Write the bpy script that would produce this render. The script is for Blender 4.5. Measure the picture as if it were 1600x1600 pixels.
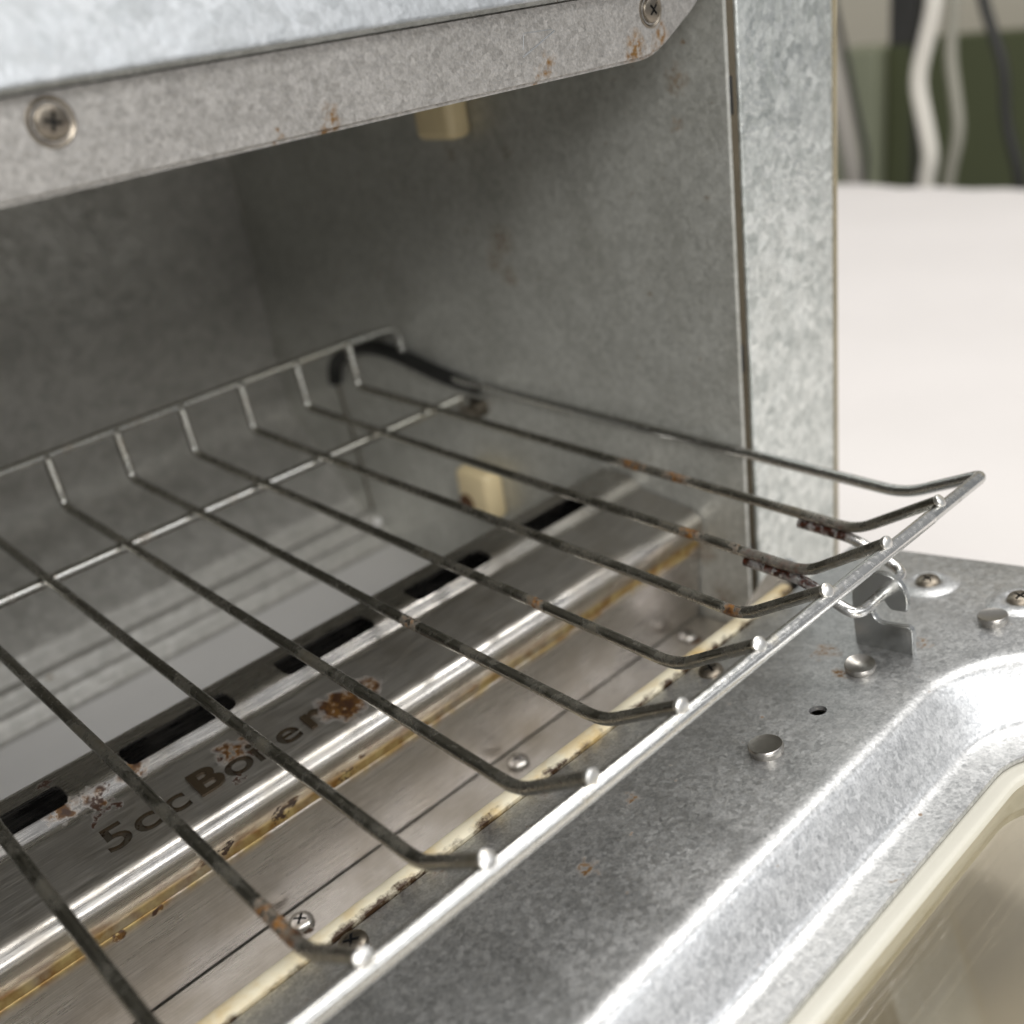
import bpy, bmesh, math, random
from mathutils import Vector, Matrix
random.seed(7)
S = 0.02                      # one layout unit = the 20 mm pitch of the rack wires
scn = bpy.context.scene
for o in list(bpy.data.objects): bpy.data.objects.remove(o)
col = scn.collection

# ------------------------------------------------------------------ camera
cam_d = bpy.data.cameras.new('camera'); cam = bpy.data.objects.new('camera', cam_d); col.objects.link(cam)
R0 = (0.71943287, -0.68086474, -0.13725725)
R1 = (-0.39376461, -0.23703034, -0.88812502)
R2 = (0.57215888, 0.69299338, -0.43862786)
M = Matrix(((R0[0], -R1[0], -R2[0]), (R0[1], -R1[1], -R2[1]), (R0[2], -R1[2], -R2[2]))).to_4x4()
cam.matrix_world = Matrix.Translation(Vector((-9.92313, -5.19071, 5.55968)) * S) @ M
cam_d.sensor_width = 36; cam_d.lens = 36 * 1654.39 / 1600
cam_d.clip_start = 0.005; cam_d.clip_end = 20
cam_d.dof.use_dof = True; cam_d.dof.focus_distance = 0.192; cam_d.dof.aperture_fstop = 11.5
cam_d.dof.aperture_blades = 0
scn.camera = cam

# ------------------------------------------------------------------ light of the room, plus an added side fill
w = bpy.data.worlds.new('World'); scn.world = w; w.use_nodes = True
bg = w.node_tree.nodes['Background']; bg.inputs[0].default_value = (0.95, 0.97, 1.0, 1); bg.inputs[1].default_value = 0.30
def area(name, loc, target, sx, sy, watts, color):
    d = bpy.data.lights.new(name, 'AREA'); d.shape = 'RECTANGLE'; d.size = sx; d.size_y = sy; d.energy = watts; d.color = color
    o = bpy.data.objects.new(name, d); col.objects.link(o); o.location = loc
    o.rotation_euler = (Vector(target) - Vector(loc)).to_track_quat('-Z', 'Y').to_euler()
    return o
area('ceiling_lamp', (-0.15, -0.15, 1.5), (-0.1, 0.05, 0), 1.3, 0.25, 8, (1, 0.97, 0.93))
area('ceiling_lamp', (0.75, 0.15, 1.5), (0.2, 0.1, 0), 1.4, 0.22, 11, (1, 0.98, 0.95))
area('front_lamp', (0.05, -1.1, 0.95), (-0.1, 0.1, 0), 1.7, 0.30, 6.5, (0.97, 0.98, 1))
area('side_fill', (-0.85, -1.0, 0.72), (-0.05, 0.15, 0), 0.9, 0.55, 13, (1, 0.985, 0.96))  # fill light added at the left front to brighten the cavity
scn.view_settings.view_transform = 'Standard'; scn.view_settings.look = 'None'
scn.view_settings.exposure = 0.1; scn.view_settings.gamma = 1.0
scn.render.resolution_x = 1024; scn.render.resolution_y = 1024
scn.render.engine = 'CYCLES'
scn.cycles.max_bounces = 6; scn.cycles.glossy_bounces = 4; scn.cycles.diffuse_bounces = 3; scn.cycles.transmission_bounces = 6

# ------------------------------------------------------------------ materials
class N:
    def __init__(s, name):
        s.m = bpy.data.materials.new(name); s.m.use_nodes = True
        s.t = s.m.node_tree; s.b = s.t.nodes['Principled BSDF']
        s.tc = s.t.nodes.new('ShaderNodeTexCoord').outputs['Object']
    def n(s, kind, **kw):
        x = s.t.nodes.new(kind)
        for k, v in kw.items(): setattr(x, k, v)
        return x
    def put(s, sock, v):
        if isinstance(v, bpy.types.NodeSocket): s.t.links.new(v, sock)
        else: sock.default_value = v
    def mapping(s, scale, rot=(0, 0, 0)):
        x = s.n('ShaderNodeMapping'); s.put(x.inputs['Vector'], s.tc); x.inputs['Scale'].default_value = scale; x.inputs['Rotation'].default_value = rot
        return x.outputs[0]
    def noise(s, scale, detail=4, rough=.55, vec=None, dist=0):
        x = s.n('ShaderNodeTexNoise'); s.put(x.inputs['Vector'], vec if vec else s.tc)
        x.inputs['Scale'].default_value = scale; x.inputs['Detail'].default_value = detail; x.inputs['Roughness'].default_value = rough; x.inputs['Distortion'].default_value = dist
        return x.outputs['Fac']
    def vor(s, scale, vec=None, feature='F1', out='Color'):
        x = s.n('ShaderNodeTexVoronoi', feature=feature); s.put(x.inputs['Vector'], vec if vec else s.tc); x.inputs['Scale'].default_value = scale
        return x.outputs[out]
    def warp(s, scale, amt):
        x = s.n('ShaderNodeTexNoise'); s.put(x.inputs['Vector'], s.tc); x.inputs['Scale'].default_value = scale; x.inputs['Detail'].default_value = 1.5
        a = s.n('ShaderNodeVectorMath', operation='SUBTRACT'); s.put(a.inputs[0], x.outputs['Color']); a.inputs[1].default_value = (.5, .5, .5)
        b = s.n('ShaderNodeVectorMath', operation='SCALE'); s.put(b.inputs[0], a.outputs[0]); b.inputs['Scale'].default_value = amt
        c = s.n('ShaderNodeVectorMath', operation='ADD'); s.put(c.inputs[0], s.tc); s.put(c.inputs[1], b.outputs[0])
        return c.outputs[0]
    def rng(s, v, a, b, c=0., d=1.):
        x = s.n('ShaderNodeMapRange'); s.put(x.inputs[0], v)
        for i, q in enumerate((a, b, c, d)): x.inputs[i + 1].default_value = q
        return x.outputs[0]
    def math(s, op, a, b=0.):
        x = s.n('ShaderNodeMath', operation=op); s.put(x.inputs[0], a); s.put(x.inputs[1], b); return x.outputs[0]
    def mix(s, f, a, b):
        x = s.n('ShaderNodeMix', data_type='RGBA'); s.put(x.inputs[0], f)
        s.put(x.inputs[6], a if isinstance(a, bpy.types.NodeSocket) else (*a, 1)); s.put(x.inputs[7], b if isinstance(b, bpy.types.NodeSocket) else (*b, 1))
        return x.outputs[2]
    def mixf(s, f, a, b):
        x = s.n('ShaderNodeMix', data_type='FLOAT'); s.put(x.inputs[0], f); s.put(x.inputs[2], a); s.put(x.inputs[3], b); return x.outputs[0]
    def sepc(s, c):
        x = s.n('ShaderNodeSeparateColor'); s.put(x.inputs[0], c); return x.outputs
    def xyz(s):
        x = s.n('ShaderNodeSeparateXYZ'); s.put(x.inputs[0], s.tc); return x.outputs
    def bump(s, h, strength, dist):
        x = s.n('ShaderNodeBump'); s.put(x.inputs['Height'], h); x.inputs['Strength'].default_value = strength; x.inputs['Distance'].default_value = dist
        s.put(s.b.inputs['Normal'], x.outputs[0]); return x
    def blots(s, lst, wscale=500, wamt=.006):
        """stains: soft ragged spots (x, y, z, radius) in layout units"""
        v = s.warp(wscale, wamt); out = None
        for (x, y, z, r) in lst:
            d = s.n('ShaderNodeVectorMath', operation='DISTANCE'); s.put(d.inputs[0], v); d.inputs[1].default_value = (x * S, y * S, z * S)
            q = s.rng(d.outputs['Value'], r * S, r * S * .35)
            out = q if out is None else s.math('MAXIMUM', out, q)
        return out
    def fin(s, color=None, rough=None, metal=None, spec=None):
        if color is not None: s.put(s.b.inputs['Base Color'], color if isinstance(color, bpy.types.NodeSocket) else (*color, 1))
        if rough is not None: s.put(s.b.inputs['Roughness'], rough)
        if metal is not None: s.put(s.b.inputs['Metallic'], metal)
        if spec is not None: s.put(s.b.inputs['Specular IOR Level'], spec)
        return s.m

RUST = (.075, .030, .006); BURN = (.035, .014, .006); AMBER = (.24, .125, .018)

def galv(name, lo, hi, r0, r1, sc, stains=(), specks=0., grain=0., bump=.25, film=.0, met=.9, sa=1.):
    k = N(name)
    v = k.warp(sc * .8, .0016)
    c = k.sepc(k.vor(sc, v)); c2 = k.sepc(k.vor(sc * 2.3))
    cell = k.math('ADD', k.math('MULTIPLY', c[0], .6), k.math('MULTIPLY', c2[1], .4))
    f = k.math('ADD', k.math('MULTIPLY', cell, .65), k.math('MULTIPLY', k.noise(60, 3), .5))
    if grain: f = k.math('ADD', f, k.math('MULTIPLY', k.math('SUBTRACT', k.noise(1700, 2), .5), grain))
    f = k.rng(f, .22, .9)
    colr = k.mix(f, lo, hi)
    rough = k.mixf(c[2], r0, r1)
    if film:
        g = k.rng(k.noise(35, 6, .65), .5, .75, 0, film); colr = k.mix(g, colr, (.15, .14, .10)); rough = k.mixf(g, rough, .6)
    masks = []
    if stains: masks.append((k.blots(stains), sa))
    if specks: masks.append((k.rng(k.noise(330, 2, .5), .73 - specks * .05, .77 - specks * .05), .8))
    for mk, a in masks:
        ragged = k.math('MULTIPLY', mk, k.rng(k.noise(800, 3), .36, .56, .1, a))
        colr = k.mix(ragged, colr, k.mix(k.noise(500, 2), AMBER, RUST)); rough = k.mixf(ragged, rough, .5); met = k.mixf(ragged, met, .1)
    k.fin(colr, rough, met)
    k.bump(k.noise(sc * 1.6, 1.5), bump, .0005)
    return k.m

m_post = galv('galvanised_steel_bright', (.42, .45, .43), (.84, .865, .84), .30, .52, 400, bump=.4)
m_lintel = galv('galvanised_steel_lintel', (.36, .345, .32), (.58, .56, .53), .42, .56, 1000, grain=.7,
    stains=[(-4.95, 2.3, 4.86, .13), (-5.02, 2.3, 4.78, .08), (-2.55, 2.3, 4.9, .14), (-2.68, 2.3, 4.8, .08), (-1.3, 2.3, 4.86, .2), (-.9, 2.3, 4.95, .16), (-1.05, 2.3, 4.8, .12), (-5.45, 2.3, 4.8, .06)])
m_hood = galv('galvanised_steel_hood', (.37, .385, .39), (.53, .545, .555), .44, .56, 330, bump=.3)
m_wall = galv('galvanised_steel_cavity', (.41, .41, .375), (.61, .61, .57), .40, .56, 620, grain=.5, film=.25, met=.55, sa=.6,
    stains=[(.12, 6.3, 2.4, .3), (.12, 6.5, 2.1, .22), (.12, 6.2, 1.9, .2), (.12, 5.9, 3.6, .1), (.12, 5.4, 4.0, .05), (.12, 7.1, 3.6, .12), (.12, 2.95, 4.4, .2), (.12, 3.0, 3.9, .12), (.12, 3.0, -1.7, .25), (.12, 2.7, -2.3, .25)], specks=.1)
m_rear = galv('galvanised_steel_rear', (.39, .38, .35), (.57, .555, .52), .42, .6, 300, film=.15, met=.55, sa=.5, specks=.1)
m_door = galv('galvanised_steel_door', (.44, .445, .445), (.72, .72, .715), .33, .46, 1000, grain=1.0, bump=.07, specks=.06,
    stains=[(-1.8, -.1, -1.05, .18), (-2.1, -.45, -1, .12), (-1.3, -.9, -.95, .12), (-5.0, .9, -1.2, .14), (-5.6, -.2, -1.03, .13), (-4.7, .1, -1.1, .1), (-6.3, .95, -1.2, .15), (-3.0, -1.7, -1.0, .12), (-3.4, .6, -1.1, .1), (-5.4, -1.9, -1.1, .1)])

def steel(name, base, r0, r1, brushed=None, stains=(), burns=(), film=None, bump=.08):
    k = N(name)
    st = k.noise(1, 3, .6, k.mapping((120, 3000, 3000)))
    sm = k.noise(70, 5, .6)
    colr = k.mix(k.rng(st, .3, .7), [c * .72 for c in base], base)
    colr = k.mix(k.rng(sm, .45, .8, 0, .5), colr, (.30, .25, .17))
    rough = k.math('ADD', k.rng(st, .3, .7, r0, r1), k.rng(sm, .4, .8, 0, .16))
    met = 1.0
    if brushed is not None:
        y = k.xyz()[1]; band = k.math('MULTIPLY', k.rng(y, 3.08 * S, 3.22 * S), k.rng(y, 4.02 * S, 3.95 * S)); rough = k.mixf(band, rough, k.rng(st, .3, .7, *brushed))
    if film is not None:
        mk = film(k); colr = k.mix(mk, colr, k.mix(k.rng(k.noise(260, 4), .35, .65), (.50, .38, .16), (.24, .12, .03))); rough = k.mixf(mk, rough, .3); met = k.mixf(mk, met, .55)
    if stains:
        mk = k.math('MULTIPLY', k.blots(stains, 420, .005), k.rng(k.noise(520, 4, .7), .33, .5)); mk = k.rng(mk, .16, .62)
        colr = k.mix(mk, colr, k.mix(k.rng(k.noise(520, 3), .4, .6), (.15, .068, .010), (.035, .013, .004))); rough = k.mixf(mk, rough, .5); met = k.mixf(mk, met, 0.)
    if burns:
        mk = k.math('MULTIPLY', k.blots(burns, 500, .007), k.rng(k.noise(700, 5, .7), .40, .55)); mk = k.rng(mk, .3, .5)
        colr = k.mix(mk, colr, BURN); rough = k.mixf(mk, rough, .55); met = k.mixf(mk, met, 0)
    k.fin(colr, rough, met); k.bump(k.noise(1500, 1), bump, .0002)
    return k.m
def boiler_film(k):
    x = k.xyz()
    zf = k.rng(x[2], -1.12 * S, -1.5 * S)                    # baked-on grease on the front edge under the ridge
    fr = k.rng(x[1], 3.3 * S, 3.1 * S)
    g = k.rng(k.noise(130, 5, .6), .30, .62, .1, 1)
    line = k.math('MULTIPLY', k.rng(x[2], -1.36 * S, -1.50 * S), fr)
    return k.math('MAXIMUM', k.math('MULTIPLY', k.math('MULTIPLY', zf, fr), g), k.math('MULTIPLY', line, k.rng(k.noise(60, 3), .3, .5, .4, 1)))
m_boiler = steel('brushed_stainless_boiler', (.68, .65, .61), .16, .30, brushed=(.36, .5), film=boiler_film,
    stains=[(-5.55, 3.45, -.96, .36), (-5.2, 3.5, -.95, .25), (-6.75, 3.72, -.9, .25), (-6.5, 3.75, -.89, .18), (-8.05, 4.02, -.83, .2), (-7.6, 4.1, -.81, .2), (-8.35, 4.1, -.81, .2), (-6.6, 2.98, -1.42, .13), (-5.7, 2.98, -1.42, .1), (-7.6, 2.98, -1.47, .12)],
    burns=[(-8.0, 3.95, -.85, .24), (-8.2, 3.85, -.87, .14), (-6.85, 3.7, -.9, .14), (-6.62, 3.6, -.93, .12), (-6.9, 3.3, -1.0, .1), (-8.2, 3.55, -.94, .08), (-7.3, 2.98, -1.46, .16), (-6.7, 2.98, -1.5, .2), (-5.9, 2.98, -1.5, .15), (-8.3, 4.6, -.8, .1)])
def plate_film(k):
    return k.math('MULTIPLY', k.rng(k.xyz()[2], -1.74 * S, -1.64 * S), k.rng(k.noise(90, 4, .6), .38, .55, .25, 1))
m_plate = steel('polished_steel_front', (.76, .715, .68), .20, .34, bump=.12, film=plate_film,
    stains=[(-8.5, 3.1, -1.66, .1), (-8.1, 3.1, -1.66, .07)])
m_ledge = steel('stained_steel_ledge', (.60, .57, .53), .22, .36, bump=.1, stains=[(-6.9, 2.8, -2.7, .12), (-.5, 2.75, -2.7, .15)])

def simple(name, color, rough, metal=0., var=0., nscale=200, stain=None, sthr=.62, spec=None):
    k = N(name); c = None
    if var:
        c = k.mix(k.noise(nscale, 4), [x * (1 - var) for x in color], [min(1, x * (1 + var)) for x in color])
    if stain:
        c = k.mix(k.rng(k.noise(nscale * 1.7, 5, .65), sthr, sthr + .1), c if c is not None else k.mix(0., color, color), stain)
    return k.fin(c if c is not None else color, rough, metal, spec)

def wire_mat(name, base, brown, amount, burns=(), bump=.08, rust=()):
    k = N(name)
    n1 = k.noise(110, 4, .6); n2 = k.noise(900, 2)
    f = k.rng(n1, .62 - amount * .5, .85 - amount * .2)
    c = k.mix(f, k.mix(n2, [x * .9 for x in base], base), k.mix(k.rng(n2, .4, .7), brown, [x * .6 for x in brown]))
    rough = k.mixf(f, k.rng(n2, .3, .7, .14, .3), .42); met = k.mixf(f, 1., .6)
    if burns:
        mk = k.math('MULTIPLY', k.blots(burns, 500, .003), k.rng(n2, .3, .45))
        c = k.mix(mk, c, k.mix(k.rng(k.noise(1300, 3), .45, .6), (.018, .007, .003), (.06, .014, .005))); rough = k.mixf(mk, rough, .35); met = k.mixf(mk, met, 0.)
    if rust:
        mk = k.math('MULTIPLY', k.blots(rust, 600, .003), k.rng(n2, .38, .52))
        c = k.mix(mk, c, k.mix(k.rng(k.noise(1100, 2), .42, .6), (.20, .085, .012), (.06, .025, .006))); rough = k.mixf(mk, rough, .5); met = k.mixf(mk, met, 0.)
    k.fin(c, rough, met); k.bump(n2, bump, .0003)
    return k.m
BR = [(-1, .45, -.06, .2), (-1, .2, -.08, .18), (-1, .6, -.08, .12), (-2, .62, 0, .14), (-2, .45, -.06, .2), (-2, .2, -.05, .2), (-2, .05, 0, .16), (-2, -.08, -.12, .12)]
m_wire = wire_mat('greasy_chrome_wire', (.40, .385, .34), (.11, .085, .042), .27, BR + [(-8, .1, .0, .14), (-3, .15, 0, .14), (-8, -.05, -.02, .1)], .15, [(-8, .3, 0, .2), (-8, .5, .02, .14), (-8, .1, -.02, .12), (-3, .12, 0, .14), (-2, .8, 0, .12), (-1, 2.4, .03, .25), (-1, 3.1, .03, .3), (-2, 1.4, .02, .2), (-4, 1.8, .02, .15), (-5, 2.6, .03, .15)])
m_bar = wire_mat('chrome_bar', (.80, .79, .76), (.48, .38, .17), .02)
m_rearwire = wire_mat('chrome_rear_bar', (.66, .65, .61), (.30, .19, .08), .15)
m_weld = simple('bare_weld_metal', (.88, .86, .82), .35, 1., .15, 900, (.55, .36, .14), .6)
m_hook = simple('zinc_hook', (.58, .59, .585), .26, 1., .12, 300)
m_rivet = simple('dull_steel_rivet', (.42, .40, .37), .3, 1., .15, 500, (.2, .14, .08), .66)
m_screw = simple('screw_steel', (.55, .53, .50), .25, 1., .2, 600, (.15, .08, .03), .66)
m_screw_dark = simple('screw_steel_tarnished', (.24, .21, .17), .35, 1., .25, 600, (.10, .06, .03), .6)
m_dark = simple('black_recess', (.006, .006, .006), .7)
m_black = simple('satin_black', (.012, .012, .011), .5)
m_ceramic = simple('cream_ceramic', (.80, .66, .40), .45, 0., .10, 120, (.45, .24, .08), .66)
m_gasket = simple('cream_window_gasket', (.56, .54, .465), .35, 0., .03, 120)
m_hem = simple('tan_edge', (.42, .36, .25), .45, .3, .15, 150)
m_darkhem = simple('brown_fold', (.10, .082, .055), .5, .5, .25, 150)
m_white = simple('glossy_white', (.93, .91, .89), .12, 0., .03, 60, (.6, .5, .4), .76)
m_cloth = simple('white_cloth', (.70, .665, .64), .75, 0., .03, 25)

def strip_mat():
    k = N('cream_heat_strip')
    y = k.xyz()[1]
    edge = k.rng(k.math('ADD', y, k.math('MULTIPLY', k.math('SUBTRACT', k.noise(300, 5, .7), .5), .0045)), 1.09 * S, 1.045 * S)
    a = k.rng(k.noise(90, 5, .6), .46, .7, 0, .8)
    c = k.mix(a, (.72, .66, .50), (.52, .34, .09))
    e2 = k.math('MULTIPLY', edge, k.rng(k.noise(160, 4), .42, .55)); c = k.mix(e2, c, (.05, .025, .01))
    return k.fin(c, .5, 0.)
m_strip = strip_mat()
def glass_mat():
    k = N('door_window_glass')
    tr = k.n('ShaderNodeBsdfTransparent'); tr.inputs[0].default_value = (.97, .955, .91, 1)
    gl = k.n('ShaderNodeBsdfGlossy'); gl.inputs['Roughness'].default_value = .03
    lw = k.n('ShaderNodeLayerWeight'); fr = k.rng(k.math('POWER', lw.outputs['Facing'], 3.), 0., 1., .04, .75)
    mx = k.n('ShaderNodeMixShader'); k.put(mx.inputs[0], fr); k.put(mx.inputs[1], tr.outputs[0]); k.put(mx.inputs[2], gl.outputs[0])
    k.put(k.t.nodes['Material Output'].inputs[0], mx.outputs[0]); return k.m
m_glass = glass_mat()

# ------------------------------------------------------------------ mesh helpers
def new_obj(name, verts, faces, mat, parent=None, smooth=True, at=None):
    me = bpy.data.meshes.new(name); me.from_pydata([Vector(v) * S for v in verts], [], faces); me.update()
    return link(name, me, mat, parent, smooth, at)
def link(name, me, mat, parent=None, smooth=True, at=None):
    bm = bmesh.new(); bm.from_mesh(me); bmesh.ops.recalc_face_normals(bm, faces=bm.faces[:]); bm.to_mesh(me); bm.free()
    if mat and not me.materials: me.materials.append(mat)
    for p in me.polygons: p.use_smooth = smooth
    if smooth:
        try: me.set_sharp_from_angle(angle=math.radians(38))
        except Exception: pass
    o = bpy.data.objects.new(name, me); col.objects.link(o)
    if at is not None: o.location = Vector(at) * S
    par(o, parent); return o
def par(o, parent):
    if parent is None: return
    o.parent = parent
    o.matrix_parent_inverse = Matrix.Translation(-parent.location)
def share(src, name, parent, at, rot=None):
    o = bpy.data.objects.new(name, src.data); col.objects.link(o); o.location = Vector(at) * S
    if rot is not None: o.rotation_euler = rot
    par(o, parent); return o
def tag(o, label=None, cat=None, group=None, kind=None):
    for k, v in (('label', label), ('category', cat), ('group', group), ('kind', kind)):
        if v: o[k] = v
    return o
def empty(name, loc):
    o = bpy.data.objects.new(name, None); col.objects.link(o); o.location = Vector(loc) * S; o.empty_display_size = .01; return o
def fillet(pts, r, n=6):
    pts = [Vector(p) for p in pts]; rr = r if isinstance(r, (list, tuple)) else [r] * len(pts); out = [pts[0]]
    for i in range(1, len(pts) - 1):
        a, b, c = pts[i - 1], pts[i], pts[i + 1]; d1 = (a - b); d2 = (c - b)
        t = min(rr[i], d1.length * .48, d2.length * .48); p0 = b + d1.normalized() * t; p2 = b + d2.normalized() * t
        for k in range(n + 1):
            u = k / n; out.append(p0 * (1 - u) ** 2 + b * 2 * u * (1 - u) + p2 * u * u)
    out.append(pts[-1]); return out
def dense(pts, step):
    out = [pts[0]]
    for a, b in zip(pts, pts[1:]):
        n = max(1, int((b - a).length / step))
        for k in range(1, n + 1): out.append(a.lerp(b, k / n))
    return out
def tube(name, pts, r, mat, parent=None, seg=12, wob=0., at=None, cap=True):
    pts = [Vector(p) for p in pts]; n = len(pts); vs = []; fs = []
    t0 = (pts[1] - pts[0]).normalized(); up = Vector((0, 0, 1)) if abs(t0.z) < .9 else Vector((1, 0, 0))
    nrm = (up - t0 * up.dot(t0)).normalized()
    for i, p in enumerate(pts):
        t = ((pts[min(i + 1, n - 1)] - p).normalized() + (p - pts[max(i - 1, 0)]).normalized())
        t = t.normalized() if t.length > 1e-6 else t0
        nrm = (nrm - t * nrm.dot(t)).normalized(); bi = t.cross(nrm)
        rr = (r[i] if isinstance(r, list) else r) * (1 + random.uniform(-wob, wob))
        for k in range(seg):
            a = 2 * math.pi * k / seg; vs.append(p + (nrm * math.cos(a) + bi * math.sin(a)) * rr)
    for i in range(n - 1):
        for k in range(seg):
            k2 = (k + 1) % seg; fs.append((i * seg + k, i * seg + k2, (i + 1) * seg + k2, (i + 1) * seg + k))
    if cap: fs.append(tuple(range(seg))[::-1]); fs.append(tuple(range((n - 1) * seg, n * seg)))
    return new_obj(name, vs, fs, mat, parent, True, at)
def extrude_x(name, prof, x0, x1, mat, parent=None, thick=0., nx=1, smooth=True, ret=False):
    """profile of (y, z) swept along X; with thickness it becomes a closed sheet"""
    P = [Vector((0, p[0], p[1])) for p in prof]
    if thick:
        Q = []
        for i, p in enumerate(P):
            t = ((P[min(i + 1, len(P) - 1)] - p).normalized() + (p - P[max(i - 1, 0)]).normalized()).normalized()
            Q.append(p + Vector((0, -t.z, t.y)) * thick)
        P = P + Q[::-1]
    closed = bool(thick); m = len(P); vs = []; fs = []
    for j in range(nx + 1):
        x = x0 + (x1 - x0) * j / nx
        vs += [(x, p.y, p.z) for p in P]
    for j in range(nx):
        for i in range(m if closed else m - 1):
            i2 = (i + 1) % m; fs.append((j * m + i, j * m + i2, (j + 1) * m + i2, (j + 1) * m + i))
    if closed:
        for b in (0, nx * m):
            for i in range(m // 2 - 1): fs.append((b + i, b + i + 1, b + m - 2 - i, b + m - 1 - i))
    return new_obj(name, vs, fs, mat, parent, smooth)
def extrude_z(name, prof, z0, z1, mat, parent=None, smooth=True, closed=True):
    m = len(prof); vs = [(p[0], p[1], z0) for p in prof] + [(p[0], p[1], z1) for p in prof]
    fs = [(i, (i + 1) % m, m + (i + 1) % m, m + i) for i in range(m if closed else m - 1)]
    if closed: fs += [tuple(range(m))[::-1], tuple(range(m, 2 * m))]
    return new_obj(name, vs, fs, mat, parent, smooth)
def rounded(pts2, r, n=5):
    """closed 2-D outline with rounded corners"""
    P = [Vector(p) for p in pts2]; out = []; k = len(P); rr = r if isinstance(r, (list, tuple)) else [r] * k
    for i in range(k):
        a, b, c = P[i - 1], P[i], P[(i + 1) % k]; d1 = a - b; d2 = c - b; t = min(rr[i], d1.length * .49, d2.length * .49)
        if t < 1e-5: out.append(b); continue
        p0 = b + d1.normalized() * t; p2 = b + d2.normalized() * t
        for q in range(n + 1):
            u = q / n; out.append(p0 * (1 - u) ** 2 + b * 2 * u * (1 - u) + p2 * u * u)
    return out
def bevel_box(name, lo, hi, bev, mat, parent=None, segs=3):
    bm = bmesh.new(); bmesh.ops.create_cube(bm, size=1)
    for v in bm.verts:
        v.co = Vector(((lo[i] + hi[i]) / 2 + v.co[i] * (hi[i] - lo[i]) for i in range(3))) * S
    bmesh.ops.bevel(bm, geom=bm.edges[:], offset=bev * S, segments=segs, affect='EDGES', profile=.5)
    me = bpy.data.meshes.new(name); bm.to_mesh(me); bm.free(); return link(name, me, mat, parent)
def lathe(name, prof, mat, parent=None, at=None, seg=28, rot=None):
    vs = []; fs = []
    for (r, z) in prof:
        for k in range(seg):
            a = 2 * math.pi * k / seg; vs.append((r * math.cos(a), r * math.sin(a), z))
    for i in range(len(prof) - 1):
        for k in range(seg):
            k2 = (k + 1) % seg; fs.append((i * seg + k, i * seg + k2, (i + 1) * seg + k2, (i + 1) * seg + k))
    fs.append(tuple(range(seg))[::-1]); fs.append(tuple(range((len(prof) - 1) * seg, len(prof) * seg)))
    o = new_obj(name, vs, fs, mat, parent, True, at)
    if rot is not None: o.rotation_euler = rot
    return o
def cut(o, cutters):
    """carve the cutter meshes out of o for good"""
    for c in cutters:
        md = o.modifiers.new('cut', 'BOOLEAN'); md.operation = 'DIFFERENCE'; md.solver = 'EXACT'; md.object = c; md.material_mode = 'TRANSFER'
    dg = bpy.context.evaluated_depsgraph_get(); dg.update()
    me = bpy.data.meshes.new_from_object(o.evaluated_get(dg)); o.modifiers.clear(); o.data = me
    for p in me.polygons: p.use_smooth = True
    try: me.set_sharp_from_angle(angle=math.radians(30))
    except Exception: pass
    for c in cutters: bpy.data.objects.remove(c)
def capsule_solid(cx, cy, half, r, z0, z1, n=8):
    out = [tuple(p) for p in rounded([(cx - half, cy - r), (cx + half, cy - r), (cx + half, cy + r), (cx - half, cy + r)], .09, 6)]
    return extrude_z('cutter', out, z0, z1, m_boiler, smooth=False)
    for k in range(n + 1): a = -math.pi / 2 + math.pi * k / n; out.append((cx + half - r + r * math.cos(a), cy + r * math.sin(a)))
    for k in range(n + 1): a = math.pi / 2 + math.pi * k / n; out.append((cx - half + r + r * math.cos(a), cy + r * math.sin(a)))
    return extrude_z('cutter', out, z0, z1, m_boiler, smooth=False)

# screw head with a cross recess: made once, shared
def screw_mesh(r, h, mat, name):
    prof = [(r, 0), (r, h * .3), (r * .93, h * .6), (r * .72, h * .86), (r * .4, h * .98), (r * .02, h)]
    o = lathe(name, prof, mat)
    c1 = bevel_box('cutter', (-r * .52, -r * .1, h * .1), (r * .52, r * .1, h * 2), .001, m_dark, segs=1)
    c2 = bevel_box('cutter', (-r * .1, -r * .52, h * .1), (r * .1, r * .52, h * 2), .001, m_dark, segs=1)
    cut(o, [c1, c2]); me = o.data
    bpy.data.objects.remove(o); return me
SCREW = screw_mesh(.135, .075, m_screw, 'screw')
SCREW_D = screw_mesh(.135, .07, m_screw_dark, 'screw_dark')
FLAT = screw_mesh(.12, .04, m_screw_dark, 'flat_screw')
def place_mesh(name, me, parent, at, rot=(0, 0, 0)):
    o = bpy.data.objects.new(name, me); col.objects.link(o); o.location = Vector(at) * S; o.rotation_euler = rot; par(o, parent); return o

# ------------------------------------------------------------------ the setting: table under and beside the oven
TZ = -4.4
def table():
    vs = []; fs = []; nx, ny = 70, 60
    for i in range(nx + 1):
        for j in range(ny + 1):
            x = -45 + 79.7 * i / nx; y = -40 + 90 * j / ny
            z = TZ + .09 * math.sin(x * .5 + y * .16) * math.sin(y * .21 + .3 * x) + .07 * math.sin(.31 * y - .22 * x)
            if i == nx: x += .16 * math.sin(y * 1.3) + .1 * math.sin(y * 3.1); z -= .25
            if i == nx - 1: x = 34.2 + .12 * math.sin(y * 1.3); z += .05 * math.sin(y * 1.9)
            vs.append((x, y, z))
    for i in range(nx):
        for j in range(ny):
            a = i * (ny + 1) + j; fs.append((a, a + ny + 1, a + ny + 2, a + 1))
    n = len(vs)
    for j in range(ny + 1):
        v = vs[nx * (ny + 1) + j]; vs.append((v[0] + .1, v[1], TZ - 9))
    for j in range(ny):
        a = nx * (ny + 1) + j; fs.append((a, n + j, n + j + 1, a + 1))
    o = new_obj('tabletop', vs, fs, m_cloth); tag(o, 'white cloth covered table that the oven stands on', kind='structure')
table()

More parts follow.
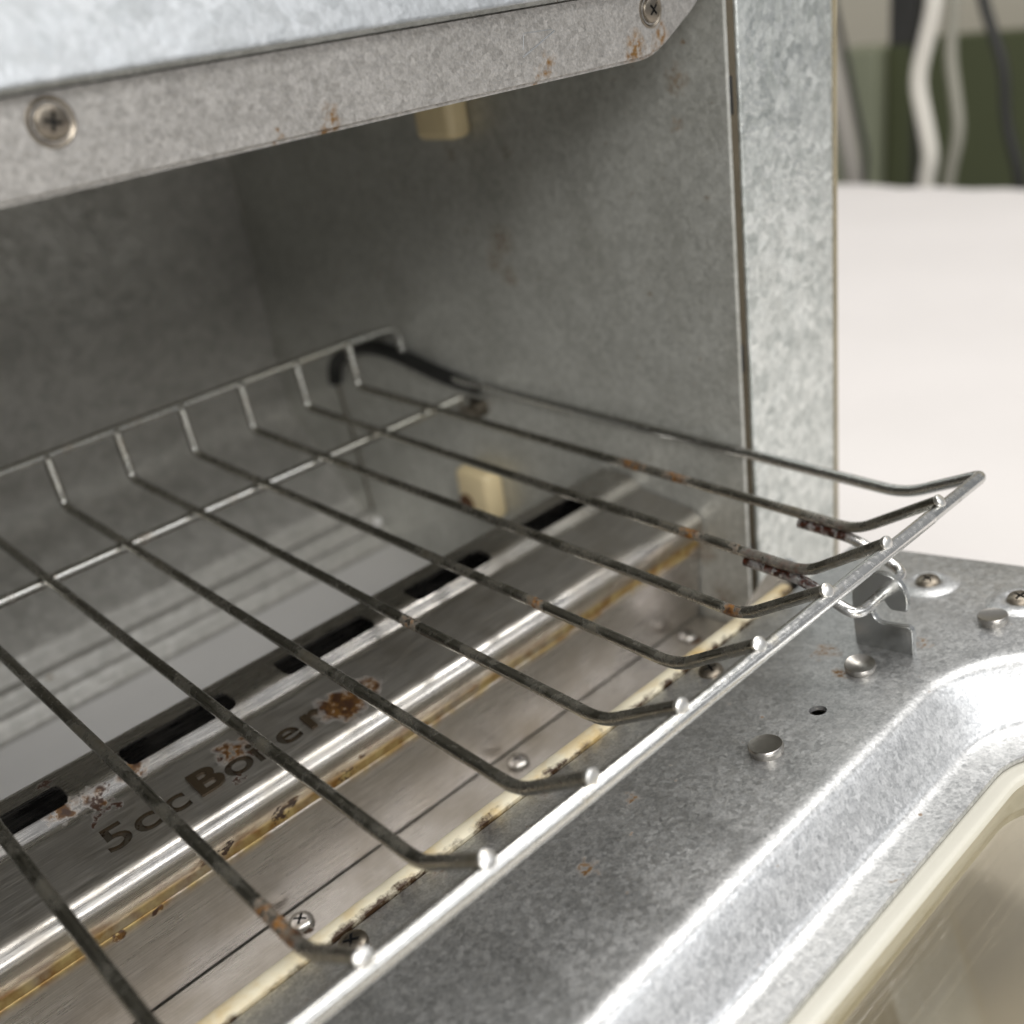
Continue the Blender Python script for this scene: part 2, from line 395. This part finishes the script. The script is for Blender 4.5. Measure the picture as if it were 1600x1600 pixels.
# ------------------------------------------------------------------ the oven
XR, XL = .12, -13.12
oven = empty('toaster_oven', (-6.5, 8, TZ))
tag(oven, 'galvanised steel toaster oven with its door folded down, seen from inside', 'toaster oven')

# right and left inner walls: thin sheets with a hemmed front edge
def side_wall(x, sgn):
    pr = [(x, 2.27), (x, 13.7), (x + sgn * .06, 13.7), (x + sgn * .06, 2.27)]
    o = extrude_z('side_wall', pr, -3.9, 5.45, m_wall, oven, smooth=False)
    return o
wall_r = side_wall(XR, 1); wall_l = side_wall(XL, -1)
# rear wall with crease, sloping foot and rolled lips
rp = fillet([(0, 13.6, 5.45), (0, 13.6, -1.6), (0, 11.8, -3.1), (0, 11.68, -3.42), (0, 11.36, -3.27), (0, 11.22, -3.62), (0, 10.98, -3.47), (0, 10.84, -3.8), (0, 10.7, -3.84)], [0, .5, .1, .05, .16, .05, .14, .05, 0], 6)
rear = extrude_x('rear_wall', [(p.y, p.z) for p in rp], XL, XR, m_rear, oven, thick=.06)
new_obj('ceiling_panel', [(XL, 2.3, 5.4), (XR, 2.3, 5.4), (XR, 13.6, 5.4), (XL, 13.6, 5.4), (XL, 2.3, 5.5), (XR, 2.3, 5.5), (XR, 13.6, 5.5), (XL, 13.6, 5.5)],
        [(0, 1, 2, 3), (4, 5, 6, 7), (0, 1, 5, 4), (1, 2, 6, 5), (2, 3, 7, 6), (3, 0, 4, 7)], m_wall, oven, False)
bevel_box('white_floor', (XL + .02, 4.86, -3.95), (XR - .02, 10.75, -3.82), .02, m_white, oven)  # white sheet added as floor; the tabletop down there would stay dark

# posts beside the opening
def post(mir):
    f = (lambda x: x) if not mir else (lambda x: -13.0 - x)
    pr = rounded([(.27, 2.2), (2.2, 2.2), (2.2, 14.3), (2.08, 14.3), (2.08, 2.3), (.27, 2.3)], [.03, .14, 0, 0, 0, .01])
    o = extrude_z('front_post', [(f(p[0]), p[1]) for p in pr], -4.0, 6.9, m_post, oven)
    e = extrude_z('edge_trim', [(f(x), y) for x, y in rounded([(2.205, 2.19), (2.27, 2.24), (2.27, 2.5), (2.205, 2.5)], .02, 3)], -4.0, 6.9, m_hem, o)
    h = extrude_z('fold', [(f(x), y) for x, y in ((.195, 2.33), (.265, 2.24), (.265, 2.6), (.195, 2.6))], -4.0, 6.9, m_darkhem, o, smooth=False)
    for z0, z1 in ((4.0, 4.4), (1.0, 1.35), (-1.75, -1.4)):
        new = bevel_box('slot', (min(f(.185), f(.225)), 2.255, z0), (max(f(.185), f(.225)), 2.36, z1), .01, m_dark, o, 1)
    return o
post(False); post(True)
# lintel over the opening with cut-off corners
lz0, lz1 = 4.75, 5.42
outl = rounded([(-.04, 5.42), (-.25, 5.17), (-1.0, 4.75), (-12.0, 4.75), (-12.75, 5.17), (-12.96, 5.42)], [0, .3, .25, .25, .3, 0], 6)
m_ = len(outl)
vs = [(p[0], 2.28, p[1]) for p in outl] + [(p[0], 2.40, p[1]) for p in outl]
lint = new_obj('lintel', vs, [tuple(range(m_)), tuple(range(m_, 2 * m_))[::-1]] + [(i, (i + 1) % m_, m_ + (i + 1) % m_, m_ + i) for i in range(m_)], m_lintel, oven)
bm = bmesh.new(); bm.from_mesh(lint.data)
bmesh.ops.bevel(bm, geom=[e for e in bm.edges if all(abs(v.co.y - 2.28 * S) < 1e-6 for v in e.verts)], offset=.035 * S, segments=3, affect='EDGES'); bm.to_mesh(lint.data); bm.free()
for p in lint.data.polygons: p.use_smooth = True
lint.data.set_sharp_from_angle(angle=math.radians(38))
for x, z, a in ((-7.12, 5.2, .3), (-1.03, 5.19, .8)):
    ring = lathe('screw_seat', [(.17, -.01), (.165, .005), (.155, .008), (.135, -.002), (.12, -.01)], m_screw_dark, lint, (x, 2.277, z), rot=(math.pi / 2, 0, 0))
    place_mesh('screw', FLAT, lint, (x, 2.275, z), (math.pi / 2, a, 0))
for a, b in (((-2.824, 5.001), (-2.392, 5.169)), ((-2.81, 5.06), (-2.78, 5.19)), ((-2.78, 5.195), (-2.42, 5.185))):
    tube('scratch', [(a[0], 2.2795, a[1]), ((a[0] + b[0]) / 2, 2.2785, (a[1] + b[1]) / 2), (b[0], 2.2795, b[1])], .007 if a[1] < 5.05 else .004, m_hood, lint, 6)
# gap and sloping hood above the lintel
extrude_x('hood', [(p.y, p.z) for p in fillet([(0, 2.36, 5.50), (0, 2.1, 5.425), (0, 2.35, 6.1), (0, 3.4, 7.0), (0, 14.3, 7.0)], [0, .05, .2, .4, 0], 5)], -15.2, .28, m_hood, oven, thick=-.05)
bevel_box('hood_end', (.31, 2.32, 6.88), (2.06, 14.3, 7.0), .03, m_hood, oven)
bevel_box('floor_pan', (-15.1, 2.75, -4.1), (2.06, 14.2, -4.0), .03, m_wall, oven)
bevel_box('back_panel', (-15.1, 14.1, -4.0), (2.06, 14.2, 6.9), .03, m_wall, oven)
for x in (-14, 1):
    for y in (3.6, 13): lathe('foot', [(.45, 0), (.5, .06), (.42, .32)], m_black, oven, (x, y, TZ + .0))

# heater holders, black arched tube and thin rod by the right wall
def holder(y0, y1, z0, z1, name='heater_holder', hole=False):
    o = bevel_box(name, (-.28, y0, z0), (.13, y1, z1), .12, m_ceramic, oven, 4)
    if hole:
        lathe('hole', [(.17, 0), (.17, .02), (.05, .02)], simple('scorched_hole', (.10, .04, .012), .6), o, (-.282, (y0 + y1) / 2 + .16, z0 + .28), rot=(0, -math.pi / 2, 0))
    return o
holder(6.55, 7.35, 3.83, 4.75); holder(7.05, 7.85, -2.25, -1.36, hole=True)
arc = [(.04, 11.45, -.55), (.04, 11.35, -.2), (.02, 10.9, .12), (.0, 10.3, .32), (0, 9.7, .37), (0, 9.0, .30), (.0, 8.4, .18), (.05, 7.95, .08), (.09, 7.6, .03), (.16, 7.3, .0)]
tube('black_arc_tube', dense(fillet(arc, .3, 4), .4), .13, m_black, oven, 12)
tube('thin_rod', [(.03, 11.4, -.45), (.02, 11.2, -1.6), (.0, 11.05, -3.1)], .03, m_darkhem, oven, 8)
lathe('bead', [(.02, -.09), (.07, -.06), (.09, 0), (.07, .06), (.02, .09)], m_white, oven, (-.02, 10.95, -3.35))
clip = bevel_box('rack_rest', (-.12, 7.15, -.42), (.125, 7.62, -.18), .03, m_screw_dark, oven, 2)

# ---- boiler: bent stainless cover with steam slots and stamped lettering
bp_ = fillet([(0, 4.78, -3.6), (0, 4.78, -.8), (0, 4.2, -.8), (0, 4.03, -.965), (0, 3.1, -1.06), (0, 2.965, -1.19), (0, 2.98, -1.34), (0, 3.06, -1.5), (0, 3.06, -1.6)], [0, .1, .09, .07, .09, .1, .12, .06, 0], 8)
boiler = extrude_x('boiler_cover', [(p.y, p.z) for p in bp_], -12.9, XR - .02, m_boiler, oven, thick=.045, nx=1)
cutters = []
x = -12.73 + .0
k = 0
while True:
    cx = -1.37 - 1.872 * k
    if cx < -12.3: break
    cutters.append(capsule_solid(cx, 4.32, .63, .16, -1.15, -.6)); k += 1
letters = [('5', -8.10), ('c', -7.815), ('c', -7.50), ('B', -7.145), ('o', -6.80), ('i', -6.585), ('l', -6.465), ('e', -6.21), ('r', -5.90)]
slope = math.atan2(.095, .93)
def letter(ch, cx, depth, size=.49, fat=.0):
    cu = bpy.data.curves.new('letter', 'FONT'); cu.body = ch; cu.align_x = 'CENTER'; cu.size = size; cu.extrude = depth; cu.resolution_u = 5; cu.offset = fat
    t = bpy.data.objects.new('letter', cu); col.objects.link(t)
    bpy.context.view_layer.update()
    me = bpy.data.meshes.new_from_object(t.evaluated_get(bpy.context.evaluated_depsgraph_get())); bpy.data.objects.remove(t)
    bm = bmesh.new(); bm.from_mesh(me); bmesh.ops.remove_doubles(bm, verts=bm.verts[:], dist=1e-4)
    yb = 3.37; zb = -1.06 + (yb - 3.1) * .10215
    T = Matrix.Translation(Vector((cx, yb, zb))) @ Matrix.Rotation(slope, 4, 'X') @ Matrix.Diagonal((1.0 if ch in 'il' else 1.2, 1, 1, 1))
    for v in bm.verts: v.co = (T @ v.co) * S
    bm.to_mesh(me); bm.free()
    return me
m_letter_wall = simple('stamped_letter_edge', (.05, .035, .02), .5, .5)
m_letter = simple('stamped_letter', (.20, .175, .14), .42, .95, .3, 700, (.05, .025, .01), .55)
cut(boiler, cutters)
for ch, cx in letters:
    for fat in (.009, .006, 0.):
        me = letter(ch, cx, .034, fat=fat); me.materials.clear(); me.materials.append(m_letter)
        o = bpy.data.objects.new('cutter', me); col.objects.link(o); keep = boiler.data.copy(); mats = list(boiler.data.materials)
        cut(boiler, [o])
        if len(boiler.data.polygons) > 300: break
        boiler.data = keep
tn = Vector((0, -.095, .93)).normalized()
boiler.data.materials.append(m_letter_wall); names = [m.name if m else '' for m in boiler.data.materials]
for p in boiler.data.polygons:
    if names[p.material_index] == 'stamped_letter' and p.normal.dot(tn) < .9: p.material_index = len(names) - 1
    if p.normal.dot(tn) > .9995 or p.normal.z > .9995 or abs(p.normal.y) > .9995: p.use_smooth = False
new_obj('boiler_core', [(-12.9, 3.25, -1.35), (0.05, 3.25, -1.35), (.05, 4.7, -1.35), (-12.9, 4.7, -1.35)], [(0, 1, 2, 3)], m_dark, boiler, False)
# polished front under the boiler and the ledge that holds the screws
fp = fillet([(0, 3.2, -1.62), (0, 3.07, -1.62), (0, 3.13, -2.74), (0, 2.55, -2.70)], [0, .05, .03, 0], 5)
front = extrude_x('front_plate', [(p.y, p.z) for p in fp[:-7]] + [(3.135, -2.73)], -12.9, XR - .03, m_plate, oven, thick=.04)
ledge = extrude_x('front_ledge', [(3.115, -2.745), (2.5, -2.715), (2.5, -2.85)], -12.9, XR - .03, m_ledge, oven, thick=.03, smooth=False)
for x in (-13.2 + 3.2, -6.9, -3.77, -.5):
    place_mesh('screw', SCREW, ledge, (x, 2.87, -2.72), (0, 0, random.uniform(0, 1.5)))

# ---- door folded down, rising a little towards the handle
TA = math.atan(.16); ca, sa = math.cos(TA), math.sin(TA)
def dp(u, v, h=0.): return (u, 1.04 - v * ca + h * sa, -1.23 + v * sa + h * ca)
def rrect(u0, u1, v0, v1, r, n=10):
    out = []
    for (cx, cy, a0) in ((u1 - r, v0 + r, -90), (u1 - r, v1 - r, 0), (u0 + r, v1 - r, 90), (u0 + r, v0 + r, 180)):
        for k in range(n + 1):
            a = math.radians(a0 + 90 * k / n); out.append((cx + r * math.cos(a), cy + r * math.sin(a)))
    return out
RU0, RU1, RV0, RV1 = -12.05, -.95, 2.405, 7.0     # outer outline of the pressed window frame
def ring(inset, h, r=1.15): return [dp(u, v, h) for u, v in rrect(RU0 + inset, RU1 - inset, RV0 + inset, RV1 - inset, max(.15, r - inset * .75))]
outer = lambda h, g=0.: [dp(u, v, h) for u, v in rrect(-13.66 + g, .66 - g, 0 + g, 8.2 - g, .12)]
prof = [(-.13, 0), (-.07, -.003), (-.02, -.014), (.025, -.04), (.06, -.08)] + [(.06 + .25 * t, -.08 - .40 * t) for t in (.5, 1)] + [(.335, -.512), (.37, -.535), (.415, -.548), (.45, -.552), (.70, -.56)]
loops = [outer(-.35), outer(-.05), outer(-.015, .012), outer(0, .04)] + [ring(*p) for p in prof] + [ring(.705, -.575), ring(.705, -.60)] + [ring(p[0], p[1] - .05) for p in prof[::-1]] + [outer(-.05, .06), outer(-.35, .04)]
nv = len(loops[0]); vs = [v for l in loops for v in l]; nl = len(loops); fs = []
for i in range(nl):
    i2 = (i + 1) % nl
    for k in range(nv):
        k2 = (k + 1) % nv; fs.append((i * nv + k, i * nv + k2, i2 * nv + k2, i2 * nv + k))
door = new_obj('door', vs, fs, m_door, oven)
hole_cut = lathe('cutter', [(.085, -.3), (.085, .3)], m_door, None, dp(-2.776, 1.679), rot=(-TA, 0, 0))
cut(door, [hole_cut])
DR = (-TA, 0, 0)
lathe('hole_plug', [(.1, 0), (.09, .03), (.03, .035)], m_rivet, door, dp(-2.77, 1.68, -.13), rot=DR)
gk = [(.60, -.65), (.64, -.63), (.70, -.622), (.81, -.625), (.84, -.635), (.85, -.65), (.85, -.71), (.60, -.71)]
gl = [ring(*p) for p in gk]; vs = [v for l in gl for v in l]; n2 = len(gl)
fs = [(i * nv + k, i * nv + (k + 1) % nv, ((i + 1) % n2) * nv + (k + 1) % nv, ((i + 1) % n2) * nv + k) for i in range(n2) for k in range(nv)]
new_obj('window_gasket', vs, fs, m_gasket, door)
def pane(h0, h1, inset):
    a = ring(inset, h1); b = ring(inset, h0); n = len(a)
    return new_obj('window_pane', a + b, [tuple(range(n)), tuple(range(n, 2 * n))[::-1]] + [(i, (i + 1) % n, n + (i + 1) % n, n + i) for i in range(n)], m_glass, door, False)
pane(-.80, -.712, .70); pane(-1.25, -1.15, .66)
sh = [outer(-.352, .03), outer(-1.25, .12), ring(.64, -1.25), ring(.64, -.81), ring(.60, -.81)]
vs = [v for l in sh for v in l]
new_obj('door_shell', vs, [(i * nv + k, i * nv + (k + 1) % nv, (i + 1) * nv + (k + 1) % nv, (i + 1) * nv + k) for i in range(len(sh) - 1) for k in range(nv)], m_gasket, door)
# rivets, screws, hooks
def mirx(u): return -13.0 - u
for u, v, r, tilt in ((-3.556, 1.637, .165, .0), (-1.978, 1.664, .155, .12), (-.646, 2.382, .15, .0)):
    for q in (u, mirx(u)):
        lathe('rivet', [(r * .9, -.03), (r * .95, .03), (r, .045), (r, .075), (r * .93, .09), (r * .82, .086), (r * .5, .066 if tilt else .08), (.01, .06 if tilt else .078)], m_rivet, door, dp(q, v, 0), rot=(-TA + tilt, -tilt, 0))
for u, v in ((-.075, 1.379), (-.152, 2.44)):
    for q in (u, mirx(u)):
        lathe('screw_dimple', [(.34, -.012), (.34, .003), (.27, .03), (.2, .045), (.15, .03), (.12, .01)], m_door, door, dp(q, v, 0), rot=DR)
        place_mesh('screw', SCREW_D, door, dp(q, v, .012), (-TA, 0, random.uniform(0, 1.5)))
for u, v in ((-2.623, .275), (-7.3, .2), (-10.4, .26)):
    place_mesh('screw', SCREW_D, door, dp(u, v, .001), (-TA, 0, random.uniform(0, 1.5)))
hk = [(-0.296, -1.06), (-0.932, -0.96), (-0.906, -0.64), (-0.871, -0.602), (-0.571, -0.661), (-0.5, -0.629), (-0.464, -0.565), (-0.471, -0.419), (-0.514, -0.357), (-0.574, -0.355), (-0.61, -0.418), (-0.663, -0.475), (-0.841, -0.44), (-0.845, -0.299), (-0.783, -0.146), (-0.68, -0.079), (-0.552, -0.074), (-0.423, -0.119), (-0.291, -0.261), (-0.232, -0.385), (-0.248, -0.69)]
def hook(x):
    o2 = rounded(hk, [0, 0, .05, .05, .08, .06, .08, .08, .05, .05, .08, .03, .03, .08, .1, .1, .1, .1, .1, .1, .1], 4)
    m = len(o2); vs = [(x - .035, p[0], p[1]) for p in o2] + [(x + .035, p[0], p[1]) for p in o2]
    o = new_obj('hook', vs, [tuple(range(m)), tuple(range(m, 2 * m))[::-1]] + [(i, (i + 1) % m, m + (i + 1) % m, m + i) for i in range(m)], m_hook, door)
    bm = bmesh.new(); bm.from_mesh(o.data)
    bmesh.ops.bevel(bm, geom=[e for e in bm.edges if abs(e.verts[0].co.x - e.verts[1].co.x) < 1e-7 and len(e.link_faces) == 2 and e.calc_face_angle(0) > 1], offset=.012 * S, segments=2, affect='EDGES')
    bm.to_mesh(o.data); bm.free()
    b = 1.04 - (-.287)
    bevel_box('hook_slot', (x - .06, -.97, -1.2), (x + .06, -.27, -1.1), .01, m_dark, o, 1)
    vs = [dp(x + a, (1.04 - y) / ca, .003) for a, y in ((-.055, -.27), (.055, -.27), (.055, -.985), (-.055, -.985))]
    return o
hook(-1.5); hook(-11.5)
# cream heat strip along the hinge side and the hinge flange below it
st = [(1.05, -1.30), (1.05, -1.215), (1.09, -1.195), (1.19, -1.205), (1.235, -1.235), (1.235, -1.30)]
extrude_x('heat_strip', st + [st[0]], -12.4, -.68, m_strip, door, smooth=True)
extrude_x('hinge_flange', [(1.25, -1.29), (2.46, -2.70), (2.46, -2.95), (1.0, -1.5)], -12.6, -.5, m_wall, door, thick=.0, smooth=False)
for x in (-.15, -12.85):
    hb = [(1.5, -1.2), (1.75, -1.5), (2.15, -2.2), (2.1, -2.7), (1.7, -2.3), (1.2, -1.5)]
    m = len(hb)
    hbr = rounded(hb, .12, 4); m = len(hbr)
    vs = [(x - .09, p[0], p[1]) for p in hbr] + [(x + .09, p[0], p[1]) for p in hbr]
    new_obj('hinge_arm', vs, [tuple(range(m)), tuple(range(m, 2 * m))[::-1]] + [(i, (i + 1) % m, m + (i + 1) % m, m + i) for i in range(m)], m_hook, door)

# ------------------------------------------------------------------ wire rack
rack = empty('wire_rack', (-6.5, 4, -.2))
tag(rack, 'chrome wire rack stained brown, pulled out over the folded-down door', 'rack')
RW, RB = .058, .070
YT, ZT = -.82, .56; YB, ZB, YR2, ZR2 = 9.02, .114, 9.07, .85
BY, BZ = YT - .05, ZT - .085
for i in range(1, 13):
    j = lambda a: random.uniform(-a, a)
    x = -i; e = j(.02)
    pts = fillet([(x + j(.01), YT - .04, ZT + .01), (x + e, j(.03), 0), (x + j(.015), 3, .04 + j(.008)), (x + j(.015), 6, .078 + j(.008)), (x, YB, ZB), (x + j(.01), YR2, ZR2)], [0, .2, .3, .3, .13, 0], 6)
    wv = tube('wire', dense(pts, .45), RW, m_wire, rack, 12, .02)
    wd = lathe('weld', [(.03, -.05), (.062, -.03), (.07, 0), (.066, .014), (.05, .024), (.005, .027)], m_weld, wv, (x, YT - .045, ZT + .012), seg=14, rot=(math.radians(58) + j(.2), j(.25), 0))
    lathe('weld', [(.02, -.04), (.06, 0), (.02, .04)], m_rearwire, wv, (x, YR2 - .02, ZR2 - .01), seg=10)
    tube('bend_cap', [p for p in pts[-8:]], RW * 1.07, m_rearwire, wv, 10)
# frame: front bar, side wires and rear bar
for sx, xs in ((1, 0.), (-1, -13.)):
    q = lambda d: xs - d * sx
    pts = fillet([(q(1.2), BY, BZ), (q(.10), BY, BZ), (q(0), .02, 0), (q(-.02), YB, ZB), (q(.02), YR2, ZR2 - .03), (q(1.0), YR2 + .03, ZR2)], [0, .12, .25, .13, .22, 0], 8)
    tube('side_rod', dense(pts, .5), RB * .92, m_rearwire if False else wire_mat('chrome_side_rod', (.62, .62, .60), (.2, .16, .1), .08) , rack, 14)
tube('front_bar', dense([Vector((-1.2, BY, BZ)), Vector((-11.8, BY, BZ))], .5), RB, m_bar, rack, 16)
tube('rear_bar', dense([Vector((-1.0, YR2 + .03, ZR2)), Vector((-12.0, YR2 + .03, ZR2))], .5), RB * .95, m_rearwire, rack, 12)
tube('cross_wire', dense(fillet([(-12.8, 7.3, -.16), (-12.7, 7.3, -.03), (-.3, 7.3, -.03), (-.2, 7.3, -.16)], .1), .5), RB * 1.05, m_rearwire, rack, 12)
for a, b in ((-1, -2), (-11, -12)):
    lp = fillet([(a, .72, -.105), (a, .05, -.115), (a, -.53, -.345), (b, -.57, -.335), (b, .05, -.115), (b, .72, -.105)], [0, .15, .16, .16, .15, 0], 7)
    lo = tube('hook_loop', dense(lp, .25), RW * 1.02, wire_mat('chrome_loop', (.72, .71, .69), (.25, .15, .06), .05, BR + [(-1, .68, -.1, .22), (-2, .68, -.1, .22), (-1, .3, -.11, .25), (-2, .3, -.11, .25), (-2, 0, -.14, .18)]), rack, 12)

# ------------------------------------------------------------------ what hangs behind the table
def cable(pts, r, mat, label, cat='cable', grp='cables hanging behind the table'):
    top = Vector(pts[0]) + Vector((0, .3, 3)); bot = Vector(pts[-1]) + Vector((0, 0, -6))
    o = tube('cable', dense(fillet([top] + list(pts) + [bot], .9, 5), 1.), r, mat, None, 12)
    tag(o, label, cat, grp)
mc_w = simple('white_cable', (.68, .65, .58), .45); mc_g = simple('grey_cable', (.30, .29, .24), .5); mc_l = simple('pale_grey_hose', (.30, .28, .25), .5); mc_b = simple('black_cable', (.02, .02, .018), .5)
cable([(37, 18.715, 2.7), (37, 19.06, 1.2), (37, 19.47, -.43), (37, 18.95, -2.46), (37, 18.67, -3.7), (37, 18.9, -4.76)], .36, mc_w, 'thick white cable bending down behind the table edge')
cable([(38, 18.4, 2.8), (38, 18.5, .4), (38, 18.15, -1.3), (38, 17.9, -2.8), (38, 18.35, -5)], .27, mc_g, 'grey cable hanging just right of the thick white one')
cable([(39, 17.7, 2.6), (39, 17.2, 1.3), (39, 16.5, -.4), (39, 16.35, -2.5), (39, 15.5, -5)], .24, mc_b, 'thin black cable hanging in front of the dark green panel')
cable([(37, 23.9, 1.55), (37, 23.3, -.7), (37, 22.75, -3.3), (37, 22.5, -4.8)], .42, mc_l, 'pale grey hose beside the oven post, leftmost of the hanging lines')
cable([(38, 24.2, 3.2), (38, 23.6, 1), (38, 22.95, -1.9), (38, 22.4, -3.7), (38, 22.5, -5)], .13, mc_b, 'thin black cord running along the pale grey hose')
pl = empty('plug', (38, 20.5, .9)); tag(pl, 'black plug hanging left of the thick white cable', 'plug')
bevel_box('body', (37.6, 19.85, .95), (38.6, 21.2, 3.4), .2, mc_b, pl); tube('cord', [(38.1, 20.5, 3.3), (38.1, 20.3, 4.5), (38.2, 19.6, 6)], .3, mc_b, pl)
tube('strain_relief', [(38.1, 20.2, .98), (38.1, 20.1, .2), (38.1, 20.0, -6)], .16, mc_b, pl)
cab = empty('green_cabinet', (60, 28, -30)); tag(cab, 'dark green cabinet in the blurred background behind the table', 'cabinet')
mg = simple('dark_green_paint', (.060, .068, .028), .6, 0, .2, 4); mg2 = simple('grey_green_post', (.20, .21, .14), .6, 0, .1, 4)
bevel_box('panel', (60, 10, -30), (62, 33.6, -.9), .1, mg, cab); bevel_box('post', (59, 33.9, -30), (62, 37.2, -1.2), .2, mg2, cab)
bg_wall = bevel_box('back_wall', (70, -20, -40), (71, 90, 30), .1, simple('beige_wall_paint', (.50, .46, .37), .8, 0, .06, 3)); tag(bg_wall, 'beige wall far behind the table', kind='structure')
bpy.context.view_layer.update()
